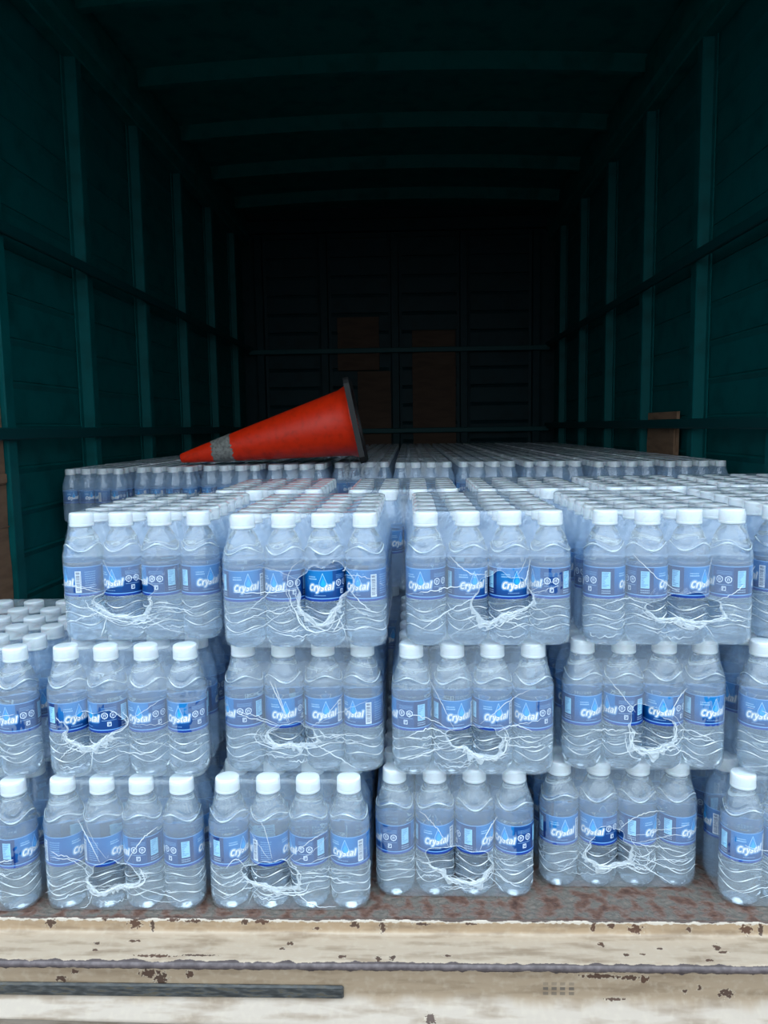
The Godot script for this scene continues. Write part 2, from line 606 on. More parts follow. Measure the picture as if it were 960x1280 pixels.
# ---------------------------------------------------------------- bottle
func body_radius(y: float) -> float:
	var pts := [Vector2(0.0, 0.0235), Vector2(0.002, 0.0255), Vector2(0.006, 0.0283), Vector2(0.012, 0.0298), Vector2(0.020, 0.0300), Vector2(0.064, 0.0300), Vector2(0.0675, 0.0302), Vector2(0.0695, 0.0296), Vector2(0.1135, 0.0296), Vector2(0.1155, 0.0302), Vector2(0.128, 0.0300), Vector2(0.137, 0.0290), Vector2(0.146, 0.0268), Vector2(0.154, 0.0238), Vector2(0.161, 0.0203), Vector2(0.166, 0.0170), Vector2(0.169, 0.0148), Vector2(0.171, 0.0142), Vector2(0.1725, 0.0160), Vector2(0.174, 0.0142), Vector2(0.186, 0.0140)]
	for i in pts.size() - 1:
		if y <= pts[i + 1].x:
			return lerpf(pts[i].y, pts[i + 1].y, (y - pts[i].x) / (pts[i + 1].x - pts[i].x))
	return 0.0140

func make_body(segs: int, step: float, waves: bool) -> ArrayMesh:
	var v := PackedVector3Array()
	var idx := PackedInt32Array()
	var ys := [0.0, 0.0015, 0.0035]
	var y := 0.006
	while y < 0.186:
		ys.append(y)
		y += step
	ys.append(0.186)
	for i in segs:      # hollowed underside
		v.append(Vector3(0, 0.006, 0))
	for i in segs:
		var a := TAU * i / segs
		v.append(Vector3(sin(a) * 0.012, 0.0052, cos(a) * 0.012))
	for i in segs:
		var a := TAU * i / segs
		v.append(Vector3(sin(a) * 0.020, 0.0008, cos(a) * 0.020))
	for h: float in ys:
		for i in segs:
			var a := TAU * i / segs
			var r := body_radius(h)
			if waves:
				for k in 3:
					var w := 0.0255 + 0.0135 * k + 0.0038 * sin(3.0 * a + 0.5 * k)
					r -= 0.00080 * exp(-pow((h - w) / 0.0021, 2.0))
					r += 0.00035 * exp(-pow((h - w - 0.005) / 0.0022, 2.0))
				var s := 0.1415 + 0.0050 * sin(3.0 * a + 1.2)
				r += 0.0011 * exp(-pow((h - s) / 0.0020, 2.0)) - 0.0012 * exp(-pow((h - s - 0.0055) / 0.0034, 2.0))
				r -= 0.0006 * exp(-pow((h - 0.1205) / 0.0016, 2.0))
				if h < 0.010:
					r -= 0.0014 * (0.5 + 0.5 * cos(6.0 * a)) * (1.0 - h / 0.010)
			v.append(Vector3(sin(a) * r, h, cos(a) * r))
	for i in segs:
		v.append(Vector3(0, 0.186, 0))
	quads(idx, segs, v.size() / segs, true)
	return made(v, idx)

func make_bottle_meshes() -> void:
	body_fine = make_body(60, 0.0011, true)
	body_plain = make_body(24, 0.0036, true)
	var c := [Vector2(0, 0.1722), Vector2(0.0172, 0.1722), Vector2(0.0182, 0.1730), Vector2(0.0182, 0.1758), Vector2(0.0174, 0.1762), Vector2(0.0174, 0.1768), Vector2(0.0181, 0.1773), Vector2(0.0179, 0.1905), Vector2(0.0172, 0.1922), Vector2(0.0158, 0.1929), Vector2(0.006, 0.1930), Vector2(0, 0.1930)]
	cap_mesh = lathe(c, 56, 0.0003, 0.1771, 0.1915)
	var v := PackedVector3Array()
	var uv := PackedVector2Array()
	var idx := PackedInt32Array()
	for j in 2:
		for i in 41:
			var a := TAU * i / 40.0
			v.append(Vector3(sin(a) * 0.0304, 0.1140 if j else 0.0690, cos(a) * 0.0304))
			uv.append(Vector2(i / 40.0, 1.0 - j))
	quads(idx, 41, 2, false)
	label_mesh = made(v, idx, uv)
	# glints on the moulded ribs, put in as white tubes: four waves below the label and one round the shoulder
	var rv := PackedVector3Array()
	var ri := PackedInt32Array()
	for k in 4:
		var first := rv.size()
		for i in 72:
			var a := TAU * i / 72
			var h := 0.0255 + 0.0135 * k + 0.0038 * sin(3.0 * a + 0.5 * k) + 0.0024
			if k == 3:
				h = 0.1415 + 0.0050 * sin(3.0 * a + 1.2)
			var r := body_radius(h) - 0.0002
			var thick := 0.00115 * (0.6 + 0.4 * sin(5.0 * a + 2.0 * k)) + 0.0001
			if k == 3:
				thick *= 1.25
			for q in 4:
				var b := TAU * q / 4
				rv.append(Vector3(sin(a) * (r + thick * 0.8 * cos(b)), h + thick * sin(b), cos(a) * (r + thick * 0.8 * cos(b))))
		for i in 72:
			for q in 4:
				var e := first + i * 4 + q
				var f := first + i * 4 + (q + 1) % 4
				var g := first + (i + 1) % 72 * 4 + q
				var h2 := first + (i + 1) % 72 * 4 + (q + 1) % 4
				ri.append_array([e, f, h2, e, h2, g])
	rib_glint_mesh = made(rv, ri)

# ---------------------------------------------------------------- shrink film
func hull(y: float) -> float:
	if y < 0.010:
		return lerpf(0.0270, 0.0308, sqrt(maxf(y, 0.0) / 0.010))
	if y < 0.126:
		return 0.0312
	if y < 0.170:
		return lerpf(0.0312, 0.0206, smoothstep(0.0, 1.0, (y - 0.126) / 0.044) * 0.6 + 0.4 * (y - 0.126) / 0.044)
	return lerpf(0.0206, 0.0190, (y - 0.170) / 0.021)

func groove(y: float) -> float:
	return lerpf(0.0045, 0.0040, smoothstep(0.12, 0.18, y)) * smoothstep(0.0, 0.02, y)

func front_out(x: float, y: float) -> float:
	var between := 0.5 + 0.5 * cos(TAU * x / P) if absf(x) < 1.5 * P else 0.0
	return hull(y) - groove(y) * between

# hole: centre x, centre y, half width, half height; none when half width is 0
func hole_value(h: Array, x: float, y: float) -> float:
	if h.is_empty():
		return 9.0
	var d := Vector2((x - h[0]) / h[2], (y - h[1]) / h[3])
	var a := d.angle()
	return d.length() / (1.0 + 0.16 * sin(2.0 * a + h[4]) + 0.13 * sin(3.0 * a + 2.0 * h[4]) + 0.08 * sin(7.0 * a + h[4] * 3.0))

func film_mesh(h: Array, fine: bool, seed_: int) -> ArrayMesh:
	wobble.seed = seed_
	wobble.frequency = 1.0
	wobble.fractal_octaves = 2
	# round the pack once: base point, outward direction, groove share, whether on the front
	var ring := []
	var nf := 84 if fine else 24
	var ns := 48 if fine else 24
	var corners := 6 if fine else 3
	var hx := 1.5 * P
	var hz := 2.5 * P
	var side := func(from: Vector2, to: Vector2, out: Vector2, n: int, count: int, front: bool) -> void:
		for i in n + 1:
			var t := float(i) / n
			ring.append([from.lerp(to, t), out, 0.5 - 0.5 * cos(TAU * t * count), front])
	var corner := func(at: Vector2, a0: float) -> void:
		for i in range(1, corners):
			ring.append([at, Vector2.from_angle(a0 - PI / 2 * i / corners), 0.0, false])
	side.call(Vector2(-hx, hz), Vector2(hx, hz), Vector2(0, 1), nf, 3, true)
	corner.call(Vector2(hx, hz), PI / 2)
	side.call(Vector2(hx, hz), Vector2(hx, -hz), Vector2(1, 0), ns, 5, false)
	corner.call(Vector2(hx, -hz), 0.0)
	side.call(Vector2(hx, -hz), Vector2(-hx, -hz), Vector2(0, -1), 24, 3, false)
	corner.call(Vector2(-hx, -hz), -PI / 2)
	side.call(Vector2(-hx, -hz), Vector2(-hx, hz), Vector2(-1, 0), ns, 5, false)
	corner.call(Vector2(-hx, hz), PI)
	var cols := ring.size()
	var ys := [0.0015, 0.004, 0.008]
	var dy := 0.0032 if fine else 0.012
	var y := 0.012
	while y < 0.190:
		ys.append(y)
		y += dy
	ys.append_array([0.1915, 0.1935, 0.1942])
	var v := PackedVector3Array()
	var out_value := PackedFloat32Array()
	for yy: float in ys:
		var r := hull(minf(yy, 0.191))
		if yy > 0.191:
			r -= (yy - 0.191) * 1.6
		for c: Array in ring:
			var at: Vector2 = c[0]
			var dir: Vector2 = c[1]
			var q: Vector2 = at + dir * (r - groove(yy) * c[2])
			var p := Vector3(q.x, yy, q.y)
			var f := hole_value(h, q.x, yy) if c[3] else 9.0
			var amp := 0.0007
			if f < 3.0:
				amp += 0.0022 * exp(-pow((f - 1.0) / 0.7, 2.0))
			if fine:
				var w := wobble.get_noise_3d(p.x * 55.0, p.y * 24.0, p.z * 55.0) + 0.7 * wobble.get_noise_3d(p.x * 150.0 + 50.0, p.y * 110.0, p.z * 150.0)
				p += Vector3(dir.x, 0, dir.y) * maxf(amp * w, -0.0006)
			else:
				p += Vector3(dir.x, 0, dir.y) * 0.0012 * wobble.get_noise_3d(p.x * 70.0, p.y * 40.0, p.z * 70.0)
			if f < 1.0 and f > 0.72:      # bring the rim of the hole to its outline
				p.x = h[0] + (p.x - h[0]) / f
				p.y = h[1] + (p.y - h[1]) / f
			out_value.append(f)
			v.append(p)
	# top sheet, sagging between the caps
	var rings := 20 if fine else 9
	var last := v.size() - cols
	for k in range(1, rings + 1):
		var t := 1.0 - float(k) / rings
		for i in cols:
			var p := v[last + i]
			var q := Vector2(p.x, p.z) * t
			var gx: float = absf(fposmod(q.x / P, 1.0) - 0.5) * P
			var gz: float = absf(fposmod(q.y / P, 1.0) - 0.5) * P
			var away := Vector2(gx, gz).length()
			var sag := 0.0035 * smoothstep(0.016, 0.038, away)
			v.append(Vector3(q.x, 0.1945 - sag + 0.0005 * wobble.get_noise_2d(q.x * 60.0, q.y * 60.0), q.y))
			out_value.append(9.0)
	var all := PackedInt32Array()
	quads(all, cols, v.size() / cols, true)
	var idx := PackedInt32Array()
	for i in range(0, all.size(), 3):
		if minf(out_value[all[i]], minf(out_value[all[i + 1]], out_value[all[i + 2]])) > 0.72:
			idx.append_array([all[i], all[i + 1], all[i + 2]])
	return made(v, idx)

func on_front(x: float, y: float, lift: float) -> Vector3:
	return Vector3(x, y, 2.5 * P + front_out(clampf(x, -1.5 * P - 0.02, 1.5 * P + 0.02), y) - (0.012 * smoothstep(1.5 * P, 1.5 * P + 0.028, absf(x))) + lift)

func tube(v: PackedVector3Array, idx: PackedInt32Array, line: PackedVector3Array, w: float, flat: float) -> void:
	var first := v.size()
	var n := line.size()
	for i in n:
		var along := (line[mini(i + 1, n - 1)] - line[maxi(i - 1, 0)]).normalized()
		var out := Vector3(0, 0, 1)
		var across := along.cross(out).normalized()
		var k := w * (0.25 + 0.75 * sin(PI * (i + 0.5) / n))
		for s in 4:
			var a := TAU * s / 4.0
			v.append(line[i] + across * cos(a) * k + out * sin(a) * k * flat)
	for i in n - 1:
		for s in 4:
			var a := first + i * 4 + s
			var b := first + i * 4 + (s + 1) % 4
			idx.append_array([a, b, b + 4, a, b + 4, a + 4])

# white stretched creases round the hole, across the front and down its seam
func crease_mesh(h: Array, seed_: int) -> ArrayMesh:
	var r := RandomNumberGenerator.new()
	r.seed = seed_
	wobble.seed = seed_ + 500
	var v := PackedVector3Array()
	var idx := PackedInt32Array()
	var cx: float = h[0]
	var cy: float = h[1]
	for k in 9:      # gathered strands following the rim, thickest below
		var a0 := -PI * 0.5 + r.randfn(0.0, 0.8)
		var span := r.randf_range(0.5, 2.1)
		var grow := 1.02 + absf(r.randfn(0.0, 0.22))
		var line := PackedVector3Array()
		var n := 18
		for i in n:
			var a := a0 + span * (float(i) / (n - 1) - 0.5)
			var g := grow * (1.0 + 0.16 * sin(2.0 * a + h[4]) + 0.13 * sin(3.0 * a + 2.0 * h[4])) + 0.10 * wobble.get_noise_2d(i * 25.0, k * 90.0)
			var x: float = cx + cos(a) * h[2] * g
			var y: float = maxf(0.006, cy + sin(a) * h[3] * g)
			line.append(on_front(x, y, 0.0008 + 0.0016 * absf(wobble.get_noise_2d(i * 14.0, k * 31.0))))
		tube(v, idx, line, r.randf_range(0.0003, 0.0012), 0.45)
	# tension lines running from the rim to the corners and edges
	var ends := [Vector2(-0.118, 0.098 + r.randf_range(-0.02, 0.012)), Vector2(0.118, 0.100 + r.randf_range(-0.01, 0.015)), Vector2(-0.112, 0.030), Vector2(0.112, 0.034 + r.randf_range(-0.01, 0.02)), Vector2(-0.06, 0.012), Vector2(0.07, 0.014), Vector2(0.06, 0.125), Vector2(-0.05, 0.135), Vector2(-0.118, 0.022), Vector2(0.10, 0.06), Vector2(-0.09, 0.055)]
	for e: Vector2 in ends:
		for k in r.randi_range(1, 2):
			if r.randf() < 0.4:
				continue
			var target := e + Vector2(r.randfn(0, 0.008), r.randfn(0, 0.006))
			target.x = clampf(target.x, -0.119, 0.119)
			var a: float = Vector2((target.x - cx) / h[2], (target.y - cy) / h[3]).angle() + r.randfn(0, 0.25)
			var from := Vector2(cx + cos(a) * h[2] * 1.05, cy + sin(a) * h[3] * 1.05)
			var line := PackedVector3Array()
			var n := 22
			var bow := r.randfn(0.0, 0.006)
			for i in n:
				var t := float(i) / (n - 1)
				var q := from.lerp(target, t)
				q.y += bow * sin(PI * t) + 0.0030 * t * (1.0 - t) * 4.0 * wobble.get_noise_2d(q.x * 350.0, k * 70.0 + e.y * 900.0)
				line.append(on_front(q.x, maxf(q.y, 0.005), 0.0008))
			tube(v, idx, line, r.randf_range(0.0002, 0.0008), 0.45)
	# slack folds under the hole
	for k in 5:
		var y0 := r.randf_range(0.010, maxf(0.02, cy - h[3] * 0.7))
		var x0 := cx + r.randfn(0.0, 0.045)
		var len := r.randf_range(0.02, 0.08)
		var line := PackedVector3Array()
		var n := 16
		for i in n:
			var t := float(i) / (n - 1) - 0.5
			var x := clampf(x0 + t * len, -0.115, 0.115)
			line.append(on_front(x, y0 + 0.004 * wobble.get_noise_2d(x * 500.0, k * 50.0) + t * t * 0.03 * len / 0.08, 0.0007))
		tube(v, idx, line, r.randf_range(0.0002, 0.0007), 0.5)
	return made(v, idx)

# rolled, milky rim of the torn hole
func rim_mesh(h: Array, seed_: int) -> ArrayMesh:
	wobble.seed = seed_ + 900
	var v := PackedVector3Array()
	var idx := PackedInt32Array()
	var n := 140
	for j in 8:
		for i in n:
			var a := TAU * i / n
			var low := 0.5 - 0.5 * sin(a)
			var f := (1.0 + 0.16 * sin(2.0 * a + h[4]) + 0.13 * sin(3.0 * a + 2.0 * h[4]) + 0.08 * sin(7.0 * a + h[4] * 3.0))
			var wide := (0.0006 + 0.0125 * low * low * (0.45 + 1.3 * absf(wobble.get_noise_2d(cos(a) * 2.2, sin(a) * 2.2)))) * j / 7.0
			var d := Vector2(cos(a) * h[2], sin(a) * h[3])
			var q := Vector2(h[0], h[1]) + d * f + d.normalized() * wide
			v.append(on_front(clampf(q.x, -0.115, 0.115), maxf(q.y, 0.004), 0.0012 + (0.0034 * wobble.get_noise_3d(cos(a) * 5.0, sin(a) * 5.0, j * 1.7) + 0.0018 * absf(wobble.get_noise_3d(cos(a) * 16.0, sin(a) * 16.0, j * 3.1))) * sin(PI * j / 7.0)))
	quads(idx, n, 8, true)
	return made(v, idx)

# ---------------------------------------------------------------- packs
func pack(label: String, group: String, at: Vector3, turn: float, film: Mesh, faces: Array, fine_front: bool) -> Node3D:
	var t := thing("water_pack", label, "bottle pack", at, turn, group)
	for row in 6:
		for col in 4:
			var fine := fine_front and row == 0
			var o := obj("bottle", body_fine if fine else body_plain, M.water if fine else M.shell, t, Vector3((col - 1.5) * P + rng.randfn(0, 0.0004), 0.0, (2.5 - row) * P + rng.randfn(0, 0.0004)))
			# turn the bottle so that the wanted part of its label looks out of the truck
			var u: float = faces[col] if row == 0 and col < faces.size() else rng.randf()
			o.rotation.y = -TAU * u
			obj("cap", cap_mesh, M.cap, o, Vector3(0, rng.randfn(0, 0.0003), 0), rng.randf() * TAU)
			obj("wrap_label", label_mesh, M.label, o)
			if fine:
				obj("rib_glints", rib_glint_mesh, M.rib_glint, o).set_meta("kind", "stuff")
	obj("shrink_film", film, M.film, t)
	return t

func hero(label: String, x: float, d: float, layer: int, faces: Array, hole: Array, turn := 0.0) -> Node3D:
	var s := int(x * 1000.0) + layer * 71 + 5000
	var t := pack(label, "packs in the front row of the stack", Vector3(x + 0.123, layer * LAYER, -d - 2.5 * P - 0.031), turn, film_mesh(hole, true, s), faces, true)
	t.scale = Vector3(0.978, 1.0, 0.99)
	if not hole.is_empty():
		obj("torn_film_rim", rim_mesh(hole, s), M.film_edge, t)
		obj("film_crease", crease_mesh(hole, s), M.crease, t).set_meta("kind", "stuff")
	return t

func far_pack(label: String, at: Vector3) -> Node3D:
	var t := thing("water_pack", label, "bottle pack", at, rng.randfn(0, 0.002), "packs in the far stack behind its front row")
	t.scale = Vector3(0.970, 1.0, 0.985)
	obj("bottles", far_bodies, M.shell, t).set_meta("kind", "stuff")
	obj("caps", far_caps, M.cap, t).set_meta("kind", "stuff")
	obj("wrap_labels", far_labels, M.far_label, t).set_meta("kind", "stuff")
	obj("shrink_film", film_far, M.film, t)
	return t

func build_packs() -> void:
	rng.seed = 4242
	film_plain = film_mesh([], true, 17)
	film_far = film_mesh([], false, 23)
	var places := []
	for row in 6:
		for col in 4:
			places.append(Transform3D(Basis(), Vector3((col - 1.5) * P, 0, (2.5 - row) * P)))
	far_bodies = joined(make_body(10, 0.014, false), places)
	far_caps = joined(lathe([Vector2(0, 0.1722), Vector2(0.0182, 0.1722), Vector2(0.0180, 0.1915), Vector2(0.0160, 0.1930), Vector2(0, 0.1930)], 14), places)
	var lv := PackedVector3Array()
	var li := PackedInt32Array()
	for j in 2:
		for i in 12:
			lv.append(Vector3(sin(TAU * i / 12) * 0.0306, 0.069 + 0.045 * j, cos(TAU * i / 12) * 0.0306))
	quads(li, 12, 2, true)
	far_labels = joined(made(lv, li), places)

	# front row: x of the left edge, distance, layer, which part of each label faces out, hole in the film
	hero("bottom-layer water pack cut off by the left edge of the photo", -0.805, 1.04, 0, [0.2, 0.5, 0.7, 0.80], [0.02, 0.055, 0.035, 0.022, 0.4])
	hero("bottom-layer water pack showing barcodes on its two left bottles, above the grey rubber strip", -0.554, 1.045, 0, [0.27, 0.28, 0.66, 0.74], [-0.010, 0.056, 0.032, 0.024, 1.0])
	hero("bottom-layer water pack, second whole one from the left, barcode on its second bottle", -0.307, 1.048, 0, [0.87, 0.25, 0.68, 0.05], [-0.022, 0.058, 0.036, 0.022, 2.2])
	hero("bottom-layer water pack in the middle with film torn wide under two labels", -0.060, 1.082, 0, [0.71, 0.0, 0.86, 0.60], [0.008, 0.056, 0.046, 0.026, 3.1])
	hero("bottom-layer water pack pushed furthest back, more bare floor in front of it", 0.193, 1.108, 0, [0.0, 0.58, 0.88, 0.91], [-0.020, 0.066, 0.036, 0.026, 4.6])
	hero("bottom-layer water pack cut off by the right edge of the photo", 0.452, 1.062, 0, [0.0, 0.55, 0.2, 0.7], [0.05, 0.05, 0.03, 0.02, 5.2])
	hero("middle-layer water pack at the left edge with open rows of caps on top", -0.802, 1.066, 1, [0.3, 0.6, 0.9, 0.53], [-0.02, 0.055, 0.03, 0.02, 0.9])
	hero("middle-layer water pack with a big film loop over its two left bottles", -0.549, 1.070, 1, [0.88, 0.61, 0.53, 0.53], [-0.045, 0.078, 0.040, 0.026, 0.3], 0.01)
	hero("middle-layer water pack with a barcode on its rightmost bottle", -0.285, 1.086, 1, [0.64, 0.47, 0.99, 0.10], [-0.014, 0.060, 0.030, 0.018, 1.7])
	hero("middle-layer water pack with a heart-like film hole below its two middle logos", -0.033, 1.075, 1, [0.72, 0.96, 0.99, 0.58], [0.004, 0.056, 0.036, 0.022, 2.6])
	hero("middle-layer water pack with a deep round film hole and a thick white rim", 0.224, 1.092, 1, [0.95, 0.68, 0.55, 0.98], [0.004, 0.066, 0.034, 0.030, 3.9], -0.008)
	hero("middle-layer water pack cut off by the right edge of the photo", 0.478, 1.075, 1, [0.56, 0.3, 0.8, 0.1], [0.04, 0.06, 0.03, 0.02, 4.4])
	hero("top-layer water pack at the left end with a barcode on its leftmost bottle", -0.534, 1.115, 2, [0.14, 0.54, 0.67, 0.90], [-0.016, 0.066, 0.046, 0.024, 5.5], 0.012)
	hero("top-layer water pack, second from the left, film hole arching over its third bottle", -0.276, 1.070, 2, [0.96, 0.57, 0.50, 0.08], [0.030, 0.086, 0.036, 0.040, 6.4], -0.006)
	hero("top-layer water pack just right of the dark gap between packs", -0.010, 1.076, 2, [0.55, 0.98, 0.98, 0.68], [0.016, 0.074, 0.036, 0.036, 7.3])
	hero("top-layer water pack at the right with a wide hole under its third label", 0.248, 1.073, 2, [0.82, 0.85, 0.94, 0.77], [0.020, 0.056, 0.046, 0.022, 8.2], -0.004)
	hero("top-layer water pack cut off by the right edge of the photo", 0.502, 1.105, 2, [0.3, 0.6, 0.9, 0.2], [0.02, 0.06, 0.03, 0.02, 9.1])

	# second row: the tops show over the front row, the lower packs only through the gaps
	var xs := [-0.405, -0.134, 0.118, 0.366, 0.615]
	var ds := [1.500, 1.478, 1.465, 1.475, 1.490]
	var who := ["leftmost top pack of the second row, its left side facing the dark wall", "top pack of the second row seen through the gap between two front packs", "top pack of the second row just right of the narrow dark gap", "top pack of the second row behind the wide right-hand front pack", "rightmost top pack of the second row, beside the teal wall"]
	for k in 5:
		pack(who[k], "top packs of the second row", Vector3(xs[k] + 0.123, 2 * LAYER, -ds[k] - 2.5 * P - 0.031), rng.randfn(0, 0.006), film_plain, [], false).scale = Vector3(0.985, 1, 0.985)
	for layer in 2:
		for k in 5:
			pack("%s-layer water pack of the second row, %s, glimpsed between front packs" % [["bottom", "middle"][layer], ["leftmost", "second from left", "third from left", "fourth from left", "rightmost"][k]], "lower packs of the second row", Vector3(xs[k] + 0.123, layer * LAYER, -1.492 - 2.5 * P - 0.031), 0.0, film_plain, [], false).scale = Vector3(0.985, 1, 0.985)

	# far stack: ten packs across, nine deep
	var fd := [2.735, 2.80, 2.84, 2.86, 2.98, 2.90, 2.90, 2.86, 2.78, 2.735]
	var place := ["at its left end, dark bottles beside the teal wall", "second from its left end", "under the tip of the traffic cone", "under the middle of the traffic cone", "under the base of the traffic cone", "just right of the traffic cone's base", "second to the right of the traffic cone", "below the right-hand back cardboard", "second from its right end", "at its right end, below the small cardboard"]
	var top := 2 * LAYER - 0.013
	var nth := ["", "second", "third", "fourth", "fifth", "sixth", "seventh", "eighth", "ninth"]
	var who_far := ["at the left wall", "second from the left wall", "third from the left wall", "fourth from the left wall", "fifth from the left wall", "fifth from the right wall", "fourth from the right wall", "third from the right wall", "second from the right wall", "at the right wall"]
	for k in 10:
		var x := -1.268 + 0.2405 * k + 0.121
		pack("far stack front-row water pack " + place[k], "front packs of the far stack", Vector3(x, top, -fd[k] - 2.5 * P - 0.031), rng.randfn(0, 0.004), film_plain, [], false).scale = Vector3(0.970, 1.0, 0.985)
		for row in range(1, 9):
			far_pack("dim far stack water pack, %s row back, %s" % [nth[row], who_far[k]], Vector3(x + rng.randfn(0, 0.0008), top + absf(rng.randfn(0, 0.0004)), -fd[k] - 0.031 - 2.5 * P - row * 0.3640))
	# what carries that top layer, out of sight
	var low := lathe([Vector2(0, 0.0), Vector2(0.026, 0.0), Vector2(0.030, 0.012), Vector2(0.030, 0.132), Vector2(0.016, 0.168), Vector2(0.0165, 0.1865), Vector2(0, 0.1865)], 6)
	var one := joined(low, places)
	var under := []
	for k in 10:
		for row in 9:
			for layer in 2:
				under.append(Transform3D(Basis(), Vector3(-1.268 + 0.2405 * k + 0.121, layer * 0.1872, -fd[k] - 0.031 - 2.5 * P - row * 0.3640)))
	var hidden := obj("lower_bottle_packs", joined(one, under), M.shell)
	hidden.set_meta("kind", "stuff")
	tag(hidden, "lower layers of bottle packs carrying the far stack's top layer", "bottle pack")

# ---------------------------------------------------------------- truck body
func board_mesh(length: float) -> ArrayMesh:
	# one pressed wall board, 0.146 m tall, its bead along the top; outline in (depth from the wall, height), run along z
	return prism(PackedVector2Array([Vector2(0, 0), Vector2(0.005, 0), Vector2(0.005, 0.118), Vector2(0.0115, 0.134), Vector2(0.0125, 0.1365), Vector2(0.0115, 0.139), Vector2(0.006, 0.143), Vector2(0, 0.146)]), -length / 2, length / 2)

func post_mesh(height: float) -> ArrayMesh:
	# hat-section upright, rounded edges; outline in (out from the wall, along the wall), run upwards
	var m := prism(PackedVector2Array([Vector2(0, -0.055), Vector2(0.006, -0.055), Vector2(0.008, -0.034), Vector2(0.046, -0.030), Vector2(0.050, -0.026), Vector2(0.050, 0.026), Vector2(0.046, 0.030), Vector2(0.008, 0.034), Vector2(0.006, 0.055), Vector2(0, 0.055)]), 0.0, height)
	var st := SurfaceTool.new()
	st.begin(Mesh.PRIMITIVE_TRIANGLES)
	st.append_from(m, 0, Transform3D(Basis(Vector3.RIGHT, -PI / 2), Vector3.ZERO))
	return st.commit()

